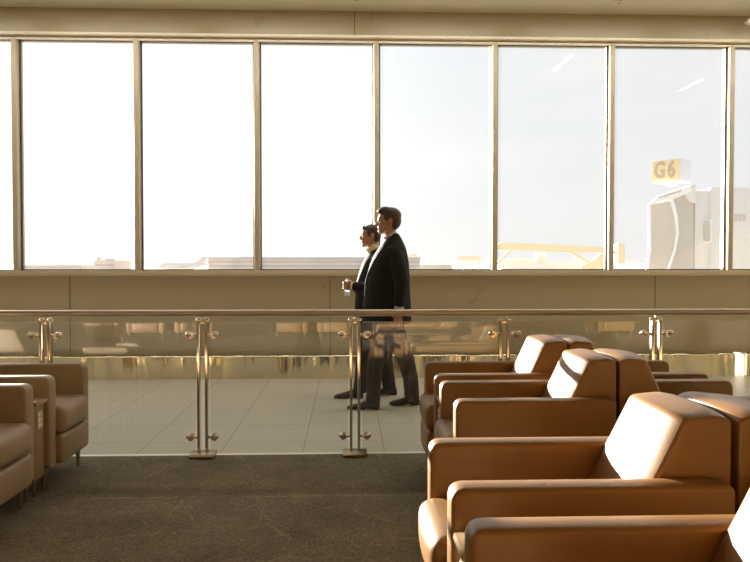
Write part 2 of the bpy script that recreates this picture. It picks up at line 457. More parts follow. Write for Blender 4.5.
# panel joint in the header and small ceiling fittings
xs = P(354.5, 22, YW).x
struct(obj('trim_7', B(xs-.004, xs+.004, YW-.003, YW+.001, zl1, ZC), M['gasket']))
def sprinkler(px_, label):
    p = P(px_, 2, 8.0); 
    t = thing('fire_sprinkler', label, 'sprinkler', (p.x, 8.0, ZC), 0, None)
    bm = bmesh.new(); lathe(bm, [(.045, 0), (.045, -.006), (.03, -.012), (.012, -.014), (.012, -.02)], seg=20)
    obj('escutcheon', bm, M['steel'], t)
    bm = bmesh.new(); lathe(bm, [(.008, -.018), (.008, -.04), (.022, -.043), (.022, -.046)], seg=16)
    obj('deflector', bm, M['steel'], t)
sprinkler(357, 'small round metal sprinkler on the ceiling, above the two walking men')
sprinkler(619, 'small round metal sprinkler on the ceiling, above the right-hand windows')
# bracket camera on the header
p = P(747.5, 20, 8.3)
t = thing('security_camera', 'pale wedge-shaped camera on the wall above the window in the top right corner', 'camera', (p.x+.03, 8.3, p.z))
bm = bmesh.new(); prism(bm, roundpoly([(-.055, -.03), (.03, .055), (.05, .04), (.05, -.045), (-.02, -.05)], .012), -.04, .04, r=.008)
obj('housing', bm, M['socket'], t)
bm = bmesh.new(); tube(bm, [(.0, .03, 0), (.03, .185, .01)], [.014, .014]); obj('bracket', bm, M['steel'], t)
# recessed linear ceiling lights (seen only as faint streaks mirrored in the window glass)
for k, (x, y0, y1) in enumerate(((-1.9, 6.15, 7.05), (.58, 6.15, 7.05), (3.06, 6.15, 7.05), (5.5, 5.0, 5.82))):
    t = thing('ceiling_light', ['recessed linear ceiling light over the left-hand windows', 'recessed linear ceiling light over the middle windows', 'recessed linear ceiling light mirrored in the window left of the gate sign', 'recessed linear ceiling light mirrored in the window with the gate sign'][k], 'light', (x, (y0+y1)/2, ZC), 0, 'recessed ceiling lights')
    h = (y1-y0)/2
    bm = bmesh.new()
    box(bm, -.065, -.045, -h-.02, h+.02, -.012, .002); box(bm, .045, .065, -h-.02, h+.02, -.012, .002)
    box(bm, -.045, .045, -h-.02, -h, -.012, .002); box(bm, -.045, .045, h, h+.02, -.012, .002)
    obj('frame', bm, M['lamp_frame'], t, smooth=False)
    obj('diffuser', B(-.045, .045, -h, h, -.006, .002), M['lamp_glow'], t, smooth=False)

for k in range(11):  # added fill panels just above the view, brightening floor and walls
    x = -12.2+1.9*k
    t = thing('added_fill_panel', 'wide added fill light panel above the view, along the window wall', 'light', (x, 7.66, ZC), 0, 'added fill panels along the window wall')
    bm = bmesh.new()
    box(bm, -.80, .80, -.22, -.20, -.012, .002); box(bm, -.80, .80, .20, .22, -.012, .002)
    obj('frame', bm, M['lamp_frame'], t, smooth=False)
    obj('diffuser', B(-.79, .79, -.20, .20, -.006, .002), M['fill_glow'], t, smooth=False)

# ---------------------------------------------------------------- glass railing
YR = 5.055
ZR = 1.0
rail = thing('glass_railing', 'glass panel railing with twin bar steel posts and bronze handrail', 'railing', (0, YR, 0))
bm = bmesh.new(); tube(bm, [(X0+.02, 0, ZR-.021), (X1-.02, 0, ZR-.021)], [(.023, .03)]*2, 20, cap='flat')
obj('handrail', bm, M['rail'], rail)
posts = [P(x, 400, YR).x for x in (46.5, 203, 355, 504, 655)]
ps = (posts[-1]-posts[0])/4
posts = [posts[0]-ps*k for k in (3, 2, 1)]+posts+[posts[-1]+ps*k for k in (1, 2, 3)]
def make_post():
    bm = bmesh.new()
    for s in (-1, 1): box(bm, s*.027-.0095, s*.027+.0095, -.026, .026, .02, .925, bev=.003)
    o = obj('post', bm, M['steel'], rail)
    obj('base_plate', B(-.082, .082, -.075, .06, .004, .032, bev=.004), M['leg_metal'], o)
    bm = bmesh.new()
    for s in (-1, 1): lathe(bm, [(.017, .922), (.02, .926), (.02, .936), (.014, .944), (.005, .947)], (s*.027, 0, 0), 16)
    lathe(bm, [(.011, .915), (.011, .935), (.007, .94), (.007, .975)], seg=14)
    box(bm, -.03, .03, -.006, .006, .905, .918, bev=.002)
    obj('rail_pin', bm, M['steel'], o)
    for z in (.83, .135):
        for s in (-1, 1):
            bm = bmesh.new()
            tube(bm, [(s*.03, 0, z), (s*.055, -.01, z), (s*.082, -.022, z+.006)], [.012, .010, .013], 12)
            ell(bm, (s*.094, -.026, z+.008), (.0185, .0185, .0185), u=16, v=10)
            lathe(bm, [(.0, -.03), (.022, -.03), (.022, -.022), (.012, -.018), (.012, .02), (.022, .024), (.022, .032), (0, .032)], (s*.08, 0, z), 16, axis='y')
            obj('glass_clamp', bm, M['steel'], o)
    return o
def dpart(src, x):
    c = src.copy(); C.objects.link(c); c.parent = rail; c.location.x = x
    for ch in src.children:
        d = ch.copy(); C.objects.link(d); d.parent = c
post0 = make_post(); post0.location.x = posts[0]
for x in posts[1:]: dpart(post0, x)
pe = [X0+.05]+posts+[X1-.05]
for a, b in zip(pe, pe[1:]):
    bm = bmesh.new(); z0, z1, g = .022, .915, .048
    # one pane of laminated glass: single sheet with a thin polished rim
    vv = [bm.verts.new(p) for p in ((a+g, 0, z0), (b-g, 0, z0), (b-g, 0, z1), (a+g, 0, z1))]; bm.faces.new(vv)
    gp = obj('glass_panel', bm, M['rail_glass'], rail, smooth=False)
    obj('polished_edge', B(a+g, b-g, -.004, .004, z1, z1+.003), M['glass_edge'], gp, smooth=False)

# ---------------------------------------------------------------- armchairs and consoles
CD, CW, AT = .83, .64, .10      # depth, width, arm thickness
def make_chair():
    t = thing('armchair', '', 'armchair')
    for s in (-1, 1):
        bm = bmesh.new()
        y0, y1 = (s*.32, s*.22) if s < 0 else (.22, .32)
        poly = roundpoly([(0, .15), (0, .672), (CD-.035, .672), (CD-.035, .15)], [.012, .045, .03, .012], 7)
        prism(bm, poly, min(y0, y1), max(y0, y1), r=.016, bulge=.003)
        obj('armrest', bm, M['leather'], t)
    bm = bmesh.new(); rbox(bm, -.034, .60, -.218, .218, .15, .318, .02, (.012, 0, 0)); obj('seat_base', bm, M['leather'], t)
    bm = bmesh.new(); rbox(bm, -.040, .60, -.218, .218, .322, .485, .045, (.014, 0, .018)); obj('seat_cushion', bm, M['leather'], t)
    poly = roundpoly([(.50, .45), (.608, .66), (.652, .745), (.700, .842), (.79, .853), (.829, .838), (.83, .15), (.62, .15)],
                     [.01, .05, .04, .016, .03, .012, .01, .01], 6)
    bm = bmesh.new(); prism(bm, poly, -.219, .219, r=.009, bulge=.0001)
    for v in bm.verts:                              # the front swells forward to a crowned pillow
        t_ = max(0, 1-(v.co.y/.219)**2)**.5
        if v.co.z > .4:
            wz = min(1, max(0, (v.co.z-.45)/.2)); wx = min(1, max(0, (.81-v.co.x)/.10))
            v.co.x -= .036*t_*wz*wx; v.co.z += .016*t_*min(1, max(0, (v.co.z-.7)/.1))
    obj('backrest', bm, M['leather'], t)
    for x in (.06, .77):
        for s in (-1, 1):
            bm = bmesh.new(); lathe(bm, [(.009, .003), (.016, .10), (.020, .15)], (x, s*.27, 0), 14); obj('leg', bm, M['leg_metal'], t)
    return t
def make_console():
    t = thing('console_table', '', 'side table')
    obj('cabinet', B(.02, .78, -.074, .074, .12, .535, bev=.006), M['console'], t)
    obj('table_top', B(.0, .80, -.078, .078, .537, .562, bev=.007), M['console_top'], t)
    o = obj('power_outlet', B(.012, .02, -.032, .032, .40, .50, bev=.003), M['outlet'], t)
    for r in range(3):
        for c in range(2):
            y = (-.0145 if c == 0 else .0145); z = .42+.03*r
            obj('socket', B(.009, .013, y-.010, y+.010, z-.010, z+.010, bev=.0015), M['socket'], o)
    for x in (.07, .72):
        for s in (-1, 1):
            bm = bmesh.new(); lathe(bm, [(.008, .003), (.014, .12)], (x, s*.05, 0), 12); obj('leg', bm, M['leg_metal'], t)
    return t
XA, XB = .504, .295
ch = make_chair(); ch.location = (XA, 4.56, 0)
ch['label'] = 'tan leather armchair facing left, closest to the glass railing'
ch['group'] = 'right-hand armchairs'
G = 'right-hand armchairs'
a1 = dup(ch, (XA, 3.755, 0), 0, 'tan leather armchair facing left, its backrest crossed by a curved rail shadow', G)
b1 = dup(ch, (XB, 2.413, 0), 0, 'large foreground tan leather armchair with fully sunlit broad backrest', G)
b2 = dup(ch, (XB, 1.551, 0), 0, 'tan leather armchair nearest the camera, cut by the bottom right corner', G)
XA2, XB2 = XA+2*CD*.965+.012, XB+2*CD*1.05+.02
a2 = dup(ch, (XA2, 4.56, 0), PI, 'tan leather armchair facing right, back to back with the farthest right-hand armchair', G)
a3 = dup(ch, (XA2, 3.755, 0), PI, 'tan leather armchair facing right, behind the armchair with the curved shadow', G)
b3 = dup(ch, (XB2, 2.413, 0), PI, 'tan leather armchair facing right at the right edge, only its backrest top showing', G)
for o in (b1, b2, b3): o.scale.x = 1.05
for o in (ch, a1, a2, a3): o.scale.x = .965
lc = dup(ch, (-1.695, 4.57, 0), PI, 'haze-greyed tan leather armchair on the left, next to the glass railing', 'left-hand armchairs')
ln = dup(ch, (-1.695, 3.727, 0), PI, 'haze-greyed tan leather armchair at the left edge, nearer the camera', 'left-hand armchairs')
for o in (lc, ln): setmat(o, M['leather'], M['leather_hazed'])
co = make_console(); co.location = (XA, 4.157, 0)
co['label'] = 'narrow console table between the two farther right-hand armchairs'; co['group'] = 'console tables between armchairs'
GC = 'console tables between armchairs'
dup(co, (XB, 1.983, 0), 0, 'narrow console table between the two nearest right-hand armchairs', GC)
dup(co, (XA2, 4.157, 0), PI, 'narrow console table between the armchairs facing right by the railing', GC)
dup(co, (-1.695, 4.149, 0), PI, 'narrow console with a power outlet between the two left armchairs', GC)
# sunlit seats further back in the lounge, seen as golden reflections in the railing glass
k = 0
for y, xs_ in ((-2.4, (-3.4, -2.6, -1.0, -.2, 2.0, 2.8, 4.6)), (-4.6, (-4.6, -3.0, -.9, 1.2, 3.4, 5.4))):
    for x in xs_:
        dup(ch, (x, y, 0), PI*1.5 if y > -4 else PI/2, 'tan leather armchair further back, seen only as a golden reflection in the railing', 'armchairs reflected in the railing')

# ---------------------------------------------------------------- people
def build_person(spec):
    Y0 = spec['Y']; s = spec.get('s', 1.0)
    rx = P(spec['root'], 400, Y0).x
    root = thing('person', spec['label'], 'person', (rx, Y0, 0), 0, None)
    O = Vector((rx, Y0, 0))
    def J(x, y, lat=0): 
        p = P(x, y, Y0); return Vector((p.x-O.x, lat, p.z))
    bm = bmesh.new()
    # trunk
    tr = spec['trunk']
    tube(bm, [J(x, y) for x, y, *_ in tr], [(a*s, b*s) for _, _, a, b in tr], 20)
    # neck
    n0, n1 = spec['neck']
    tube(bm, [J(*n0), J(*n1)], [.058*s, .052*s], 16)
    # head
    hc = J(*spec['head']); 
    def H(dx, dz, dy=0): return hc+Vector((dx, dy, dz))*s*spec.get('hs', 1)
    hs = s*spec.get('hs', 1)
    ell(bm, H(.006, .018), (.099*hs, .076*hs, .094*hs), u=28, v=18)
    ell(bm, H(-.032, -.030), (.069*hs, .062*hs, .084*hs), u=24, v=16)                       # face mass
    tube(bm, [H(.02, -.062), H(-.040, -.088), H(-.070, -.104)], [(.038*hs, .058*hs), (.034*hs, .052*hs), (.023*hs, .028*hs)], 16)  # jaw and chin
    ell(bm, H(-.082, .018), (.016*hs, .050*hs, .012*hs))                                      # brow
    tube(bm, [H(-.084, .008), H(-.097, -.016), H(-.106, -.032)], [.011*hs, .013*hs, .0155*hs], 12)  # nose
    ell(bm, H(-.096, -.040), (.014*hs, .019*hs, .010*hs))
    ell(bm, H(-.088, -.064), (.012*hs, .024*hs, .007*hs)); ell(bm, H(-.086, -.076), (.012*hs, .022*hs, .008*hs))  # lips
    ell(bm, H(-.078, -.100), (.016*hs, .022*hs, .015*hs))
    for sd in (-1, 1):
        ell(bm, H(-.060, -.030, sd*.045), (.03*hs, .02*hs, .022*hs))                        # cheek
        ell(bm, H(.014, -.014, sd*.079), (.019*hs, .010*hs, .033*hs), rot=Matrix.Rotation(-.2, 4, 'Y'))  # ear
        ell(bm, H(.010, -.038, sd*.078), (.011*hs, .008*hs, .013*hs))
    # arms
    for a in spec['arms']:
        p = [J(*q) for q in a['pts']]
        tube(bm, p, [r*s for r in (.052, .048, .040, .036, .026)] if len(p) == 5 else [.040*s, .040*s, .027*s], 14)
        w = p[-1]; d = (p[-1]-p[-2]).normalized()
        if a.get('grip') is None:
            f = Vector((-1, 0, 0)); f = (f-d*f.dot(d)).normalized()         # thumb side, walking forward
            nrm = d.cross(f).normalized()                                  # out of the palm
            if (nrm.y > 0) != (a['pts'][0][2] < 0): nrm = -nrm
            tube(bm, [w, w+d*.035*s, w+d*.085*s], [(.026*s, .017*s), (.036*s, .015*s), (.038*s, .013*s)], 14, side=nrm)
            for i, (off, ln_) in enumerate(((.031, .074), (.0105, .083), (-.0105, .077), (-.031, .060))):
                b0 = w+d*(.082-(i == 3)*.008)*s+f*off*s
                q = [b0]
                ang = 0
                for seg_, cu in ((.42, .18), (.32, .35), (.26, .35)):
                    ang += cu
                    q.append(q[-1]+(d*math.cos(ang)+nrm*math.sin(ang)+f*.05*off/.03)*ln_*seg_*s)
                tube(bm, q, [.0092*s, .0088*s, .0082*s, .0070*s], 10)
            q0 = w+d*.025*s+f*.024*s+nrm*.004
            tube(bm, [q0, q0+(d*.7+f*.62+nrm*.25)*.036*s, q0+(d*.9+f*.38+nrm*.4)*.068*s], [.013*s, .0105*s, .008*s], 10)
        else:
            g = J(*a['grip']); R = a['grip_r']
            c0 = g+Vector((.026, -R-.016, 0))
            tube(bm, [w, w.lerp(c0, .5), c0, c0+Vector((-.03, -.006, 0))], [.024, (.027, .02), (.040, .016), (.040, .014)], 14, side=Vector((0, 1, 0)))
            for i, zz in enumerate((.032, .0105, -.0105, -.031)):
                q = []
                for k in range(7):
                    an = math.radians(285-k*(27 if i else 26)); rr = R+.0095
                    q.append(g+Vector((rr*math.cos(an), rr*math.sin(an), zz-.004*k/6)))
                tube(bm, q, [.0095, .0095, .0092, .009, .0088, .0082, .0072], 10)
            q = [c0+Vector((-.002, .004, .036))]
            for an in (20, 50, 85, 112):
                aa = math.radians(an); q.append(g+Vector(((R+.010)*math.cos(aa), (R+.010)*math.sin(aa), .040+.006*an/112)))
            tube(bm, q, [.013, .012, .0115, .0105, .008], 10)
    # legs
    for l in spec['legs']:
        h, k, an = [J(*q) for q in l['pts']]
        tube(bm, [h, h.lerp(k, .5), k, k.lerp(an, .4), an, an+Vector((0, 0, -.02))], [r*s for r in (.085, .07, .052, .052, .034, .034)], 16)
        toe = J(*l['toe'])
        tube(bm, [an+Vector((.02, 0, -.02)), an+Vector((-.02, 0, -.045)), Vector((toe.x+.10, an.y, .030)), Vector((toe.x+.06, an.y, .026))], [(.026, .026), (.024, .024), (.012, .024), (.009, .018)], 12)
    link('body', fuse(bm, .0042, 4), M['skin'], root, angle=180)
    # eyes
    for sd in (-1, 1):
        bm = bmesh.new(); ell(bm, H(-.0835, -.002, sd*.031), (.011*hs, .013*hs, .0085*hs)); obj('eye', bm, M['eye'], root)
    # hair
    bm = bmesh.new()
    for c, r in spec['hair']:
        ell(bm, H(c[0], c[2], c[1]), [q*hs for q in r], u=24, v=16)
        if abs(c[1]) > 1e-6: ell(bm, H(c[0], c[2], -c[1]), [q*hs for q in r], u=24, v=16)
    link('hair', fuse(bm, .005, 4), spec['m_hair'], root, angle=180)
    # trousers: two legs and a seat in one garment, open flat hems
    bm = bmesh.new()
    for l in spec['legs']:
        h, k, an = [J(*q) for q in l['pts']]
        w = l['w']
        mid = h.lerp(k, .5)+Vector((l.get('mx', 0), 0, 0)); calf = k.lerp(an, .5)+Vector((l.get('cx', 0), 0, 0))
        hem = J(*l['hem'], l['pts'][2][2])
        tube(bm, [h+Vector((0, 0, .06)), h, mid, k, calf, hem], [(a, b) for a, b in w], 20, cap='round', capend='flat')
    wst = spec['waist']
    tube(bm, [J(*wst[0]), J(*wst[1])], [(.135*s, .165*s), (.125*s, .16*s)], 20)
    link('trousers', fuse(bm, .008, 3), spec['m_trouser'], root, angle=180)
    # shoes
    for l in spec['legs']:
        toe, heel = J(*l['toe']), J(*l['heel']); an = J(*l['pts'][2])
        Ln = heel.x-toe.x; bm = bmesh.new(); rings = []
        for t_, z1, w_ in ((0, .050, .018), (.03, .075, .030), (.12, .098, .036), (.27, .105, .037), (.40, .088, .038), (.55, .066, .043), (.72, .052, .046), (.86, .043, .040), (.95, .034, .028), (1.0, .022, .012)):
            x = heel.x-Ln*t_; zb = .012 if .30 < t_ < .5 else .001
            if t_ > .9: zb = .006
            ring = []
            for q in range(16):
                a = 2*PI*q/16; cy, cz = math.cos(a), math.sin(a)
                ring.append(bm.verts.new((x, an.y+w_*math.copysign(abs(cy)**.75, cy), zb+(z1-zb)*(.5+.5*math.copysign(abs(cz)**.7, cz)))))
            rings.append(ring)
        for a, b in zip(rings, rings[1:]):
            for q in range(16): bm.faces.new((a[q], a[(q+1) % 16], b[(q+1) % 16], b[q]))
        bm.faces.new(rings[0]); bm.faces.new(rings[-1])
        o = obj('shoe', bm, M['shoe'], root, angle=50)
        # heel lift
        bm = bmesh.new(); tube(bm, [(heel.x-.032, an.y, .001), (heel.x-.030, an.y, .022)], [(.030, .033)]*2, 16, cap='flat'); obj('heel', bm, M['shoe'], o)
    # jacket
    bm = bmesh.new(); st = spec['jacket']
    rings = []
    for y, xf, xb, hw in st:
        f, b = J(xf, y), J(xb, y); c = (f+b)/2; a = (b.x-f.x)/2
        ring = []
        for q in range(32):
            th = 2*PI*q/32; cx, cy = math.cos(th), math.sin(th)
            ring.append(bm.verts.new((c.x+a*math.copysign(abs(cx)**.86, cx), hw*math.copysign(abs(cy)**.86, cy), c.z)))
        rings.append(ring)
    for a, b in zip(rings, rings[1:]):
        for q in range(32): bm.faces.new((a[q], a[(q+1) % 32], b[(q+1) % 32], b[q]))
    bm.faces.new(rings[0]); bm.faces.new(rings[-1])
    for a in spec['arms']:
        p = [J(*q) for q in a['sleeve']]
        tube(bm, p, a['sr'], 18, capend='flat')
    jm = fuse(bm, .007, 3)
    jk = link('jacket', jm, spec['m_jacket'], root, angle=180)
    bv = BVHTree.FromPolygons([v.co for v in jm.vertices], [tuple(p_.vertices) for p_ in jm.polygons])
    # lapels and shirt front laid on the jacket surface
    def strip(path, half, lift, m, name, par):
        bm = bmesh.new(); rows = []
        pts = []
        for i in range(len(path)-1):
            for k in range(6): pts.append(Vector(path[i]).lerp(Vector(path[i+1]), k/6))
        pts.append(Vector(path[-1]))
        N = len(pts)
        for i, p_ in enumerate(pts):
            loc, nor, _, _ = bv.find_nearest(p_)
            t_ = (pts[min(i+1, N-1)]-pts[max(i-1, 0)]).normalized()
            sd = t_.cross(nor).normalized()
            h = half(i/(N-1))
            row = []
            for off, up in ((-h, .0), (-h, lift), (-h*.3, lift*1.15), (h*.3, lift*1.15), (h, lift), (h, .0)):
                l2, n2, _, _ = bv.find_nearest(loc+sd*off)
                row.append(bm.verts.new(l2+n2*(up-.001)))
            rows.append(row)
        for a, b in zip(rows, rows[1:]):
            for q in range(5): bm.faces.new((a[q], a[q+1], b[q+1], b[q]))
        bm.faces.new(rows[0]); bm.faces.new(rows[-1])
        return obj(name, bm, m, par, angle=35)
    for sd in (-1, 1):
        strip([J(x, y, sd*l_) for x, y, l_ in spec['lapel']], lambda t: .034*math.sin(PI*min(1, .25+t*.75))**.8+.006, .010, spec['m_jacket'], 'lapel', jk)
    sh = strip([J(x, y, 0) for x, y in spec['vfront']], lambda t: spec['vw']*(1-t)**.9+.004, .006, spec['m_shirt'], 'shirt', root)
    # shirt collar
    c0, c1 = J(*spec['collar'][0]), J(*spec['collar'][1])
    bm = bmesh.new(); tube(bm, [c0, c0.lerp(c1, .6), c1], [(.078*s, .078*s), (.070*s, .068*s), (.066*s, .064*s)], 24, cap='flat')
    obj('collar', bm, spec['m_shirt'], sh)
    for a in spec['arms']:
        p = [J(*q) for q in a['sleeve']]; d = (p[-1]-p[-2]).normalized()
        bm = bmesh.new(); tube(bm, [p[-1]-d*.03, p[-1]+d*.020], [a['sr'][-1]*.86]*2, 18, cap='flat'); obj('cuff', bm, spec['m_shirt'], sh)
    return root, J, O

hair_a = [((.020, 0, .045), (.102, .083, .078)), ((.062, 0, .0), (.058, .080, .080)), ((-.066, 0, .083), (.040, .060, .026)), ((-.03, 0, .098), (.06, .066, .03)), ((-.012, .070, .028), (.034, .014, .036)), ((.052, 0, -.045), (.045, .062, .045))]
hair_b = [((.018, 0, .043), (.098, .080, .072)), ((.060, 0, .0), (.050, .078, .072)), ((-.070, 0, .075), (.028, .055, .022)), ((-.012, .070, .020), (.026, .013, .032)), ((.05, 0, -.04), (.04, .06, .04))]
front = dict(vw=.055, Y=6.74, root=388, s=1.0, hs=.99, label='taller man in a dark charcoal suit striding left, nearest the railing, his left arm hanging',
    trunk=[(389, 326, .10, .15), (387, 302, .11, .14), (389, 275, .12, .165), (391, 257, .105, .165), (393, 246, .06, .09)],
    neck=((394, 245), (389.5, 230)), head=(388.3, 220.5),
    arms=[dict(pts=[(393.5, 254, -.165), (399, 282, -.232), (397, 308.5, -.225)], sleeve=[(393.5, 255, -.150), (396.5, 267, -.195), (400, 281, -.232), (397.5, 305, -.225)], sr=[(.080, .066), (.074, .064), .064, .050]),
          dict(pts=[(393, 254, .165), (389, 281, .205), (378, 303, .20)], sleeve=[(393, 250.5, .15), (391, 265, .185), (389, 281, .205), (379, 301.5, .20)], sr=[(.085, .07), (.075, .066), .064, .050])],
    legs=[dict(pts=[(386, 324, -.09), (374.5, 364, -.09), (373, 399, -.09)], toe=(347, 405, -.09), heel=(379.5, 405, -.09), hem=(372.5, 401.5), w=[(.105, .10), (.108, .10), (.090, .09), (.074, .078), (.066, .072), (.066, .07)]),
          dict(pts=[(392, 324, .09), (407, 362, .09), (413.5, 398, .09)], toe=(389.5, 405, .09), heel=(420.5, 405, .09), hem=(413, 401), w=[(.105, .10), (.108, .10), (.092, .09), (.078, .08), (.072, .075), (.070, .07)], cx=.01)],
    waist=((388, 322), (388, 304)),
    jacket=[(322.5, 363, 411.5, .205), (305, 363, 411, .205), (290, 364.5, 410, .198), (275, 367.5, 409.5, .20), (263, 371, 408.8, .205), (254, 375.5, 407.3, .20), (248, 379.5, 405.8, .185), (243, 382.5, 403.6, .14), (239, 385.5, 401.8, .09), (236, 388, 400, .074), (233.5, 391, 398.6, .06)],
    lapel=[(393, 239.5, .080), (386, 244.5, .10), (378, 255, .09), (371.5, 268, .07), (366.5, 286, .035)],
    vfront=[(385.5, 240), (381, 246), (376.5, 253), (372.5, 262)],
    collar=((394, 242), (388.8, 234.2)), hair=hair_a,
    m_hair=M['hair'], m_trouser=M['trouser'], m_jacket=M['suit'], m_shirt=M['shirt_grey'])
build_person(front)
back = dict(vw=.085, Y=7.29, root=372, s=.96, hs=.98, label='shorter man in black suit and cream shirt, half hidden, holding a bottle',
    trunk=[(374, 326, .10, .15), (373, 302, .11, .14), (374, 280, .12, .165), (375.5, 266, .105, .165), (376, 256, .06, .09)],
    neck=((376.5, 256), (372, 243)), head=(370.6, 235.2),
    arms=[dict(pts=[(377, 265, -.155), (377.5, 287, -.195), (351.5, 285.5, -.14)], sleeve=[(377, 261, -.145), (378.5, 275, -.18), (377, 287, -.195), (364, 287.5, -.18), (353, 285.8, -.145)], sr=[(.08, .068), (.072, .064), .062, .054, .044], grip=(347.3, 285, -.10), grip_r=.031),
          dict(pts=[(376, 265, .16), (379, 287, .23), (374, 309, .22)], sleeve=[(377, 261, .15), (378, 275, .20), (379, 287, .225), (374.5, 307, .222)], sr=[(.08, .068), (.072, .064), .062, .048])],
    legs=[dict(pts=[(372, 324, -.085), (363.5, 360, -.085), (359.5, 389, -.085)], toe=(334, 393, -.085), heel=(363, 393, -.085), hem=(359.5, 390.5), w=[(.105, .10), (.108, .10), (.092, .09), (.077, .08), (.070, .075), (.068, .07)]),
          dict(pts=[(377, 324, .085), (385.5, 360, .085), (390, 390, .085)], toe=(369.5, 394.5, .085), heel=(397.5, 394.5, .085), hem=(390, 391.5), w=[(.105, .10), (.108, .10), (.092, .09), (.077, .08), (.070, .075), (.068, .07)])],
    waist=((373, 322), (373, 306)),
    jacket=[(321, 354.5, 392, .20), (305, 354.8, 392, .20), (290, 355.5, 392, .195), (279, 357.8, 392, .195), (268, 361, 391, .20), (262, 363.5, 389, .19), (258, 366, 387, .165), (254, 368.5, 385, .11), (250.5, 371, 383.3, .08), (248, 374, 382, .06)],
    lapel=[(376, 252.5, .080), (370, 257, .10), (363.5, 267, .09), (358.5, 280, .06), (356, 293, .03)],
    vfront=[(368.5, 254), (364.5, 261), (361, 269), (358, 280), (356, 290)],
    collar=((377.5, 255.0), (370.5, 246.0)), hair=hair_b,
    m_hair=M['hair_dark'], m_trouser=M['trouser'], m_jacket=M['suit_black'], m_shirt=M['shirt_cream'])
_, J2, O2 = build_person(back)
# the bottle in his hand
g = J2(347.3, 285, -.10)+O2
bt = thing('water_bottle', 'small clear water bottle held upright in the shorter man\'s hand', 'bottle', (g.x, g.y, g.z-.105))
bm = bmesh.new(); lathe(bm, [(.004, .002), (.024, 0), (.028, .005), (.028, .045), (.0265, .05), (.028, .055), (.028, .118), (.024, .134), (.013, .147), (.0125, .155)], seg=28); obj('bottle_body', bm, M['bottle'], bt)
bm = bmesh.new(); lathe(bm, [(.0145, .152), (.0145, .168), (.012, .170)], seg=20); obj('cap', bm, M['bottle_cap'], bt)
bm = bmesh.new(); lathe(bm, [(.0283, .06), (.0286, .061), (.0286, .11), (.0283, .111)], seg=28); obj('bottle_label', bm, M['bottle_label'], bt)

# ---------------------------------------------------------------- outside
ZG = -5.0
struct(obj('ground_apron', B(-2500, 2500, YW+4, 5000, ZG-.2, ZG), M['apron'], smooth=False))
def XZ(x, y, Y): p = P(x, y, Y); return p.x, p.z
# jet bridge with gate sign
YJ = 35.0
def pbox(bm, x0, y0, x1, y1, Y, dY, bev=.03):
    a = P(x0, y0, Y); b = P(x1, y1, Y); box(bm, a.x, b.x, Y, Y+dY, b.z, a.z, bev=bev)
def ppoly(pts, Y): return [(P(x, y, Y).x, P(x, y, Y).z) for x, y in pts]
jo = P(690, 300, YJ)
jb = thing('jet_bridge', 'pale boarding bridge with folding canopy under the gate sign', 'jet bridge', (jo.x, YJ, ZG))
def jpart(name, bm, m, par=jb, off=True):
    o = obj(name, bm, m, par)
    if off and par is jb: o.data.transform(Matrix.Translation((-jo.x, -YJ, -ZG)))
    return o
bm = bmesh.new(); prism(bm, ppoly([(649.5, 205), (671, 200), (675, 216), (676.5, 232), (673, 250), (665.5, 272), (645, 300), (646, 272), (649, 250)], YJ), YJ, YJ+.16, r=.06); jpart('canopy', bm, M['jet_tan'])
bm = bmesh.new(); prism(bm, ppoly([(648, 204), (650.5, 203), (651, 250), (648, 274), (644, 300), (643, 300), (646, 268), (648.5, 248)], YJ), YJ-.06, YJ+.10, r=.02); jpart('canopy_rim', bm, M['jet_white'])
bm = bmesh.new(); prism(bm, ppoly([(669.5, 199), (672.5, 198), (677, 216), (678.3, 233), (675, 251), (668, 272), (661, 292), (659, 290), (665.5, 270), (672.8, 250), (675.6, 233), (674, 217)], YJ), YJ-.1, YJ+.1, r=.02); jpart('canopy_rim', bm, M['jet_white'])
bm = bmesh.new(); prism(bm, ppoly([(671, 197), (688, 188), (695, 202), (695, 300), (661, 300), (671, 262), (676.5, 233), (674, 212)], YJ), YJ+.1, YJ+1.6, r=.05); jpart('cab', bm, M['jet_dark'])
bm = bmesh.new(); prism(bm, ppoly([(648.5, 204), (658, 196), (690, 186), (690, 192), (672, 199.5)], YJ), YJ-.15, YJ+.12, r=.03); rf = jpart('cab_roof', bm, M['jet_white'])
for k in range(5):
    bm = bmesh.new(); x = 657.5+k*4.6; y = 197.5-k*1.55
    prism(bm, ppoly([(x, y), (x+3.8, y-1.3), (x+3.9, y+.4), (x+.1, y+1.7)], YJ), YJ-.22, YJ-.14, r=.01)
    o = obj('roof_slat', bm, M['jet_tan'], rf); o.data.transform(Matrix.Translation((-jo.x, -YJ, -ZG)))
bm = bmesh.new(); prism(bm, ppoly([(682, 189), (695.5, 184.5), (695.5, 203), (690, 202), (686, 197)], YJ), YJ-.05, YJ+1.5, r=.05); jpart('roof_cheek', bm, M['jet_pale'])
bm = bmesh.new(); pbox(bm, 695, 190.5, 712, 300, YJ+.2, 2.6); jpart('rotunda', bm, M['jet_pale'])
bm = bmesh.new(); pbox(bm, 711, 187.5, 860, 300, YJ+.05, 3.0); tn = jpart('tunnel', bm, M['jet_pale'])
bm = bmesh.new(); prism(bm, roundpoly(ppoly([(704, 219), (712, 219), (712, 243), (704, 243)], YJ), .18, 8), YJ+.02, YJ+.24, r=.02); w_ = jpart('oval_window', bm, M['jet_white'])
bm = bmesh.new(); prism(bm, roundpoly(ppoly([(704, 220), (710.3, 220), (710.3, 242), (704, 242)], YJ), .15, 8), YJ-.02, YJ+.1, r=.01)
o = obj('pane', bm, M['jet_dark'], w_); o.data.transform(Matrix.Translation((-jo.x, -YJ, -ZG)))
for xx in (735, 739, 743):
    bm = bmesh.new(); pbox(bm, xx, 214, xx+2.4, 221, YJ+.02, .06, .005); jpart('tunnel_marking', bm, M['jet_dark'])
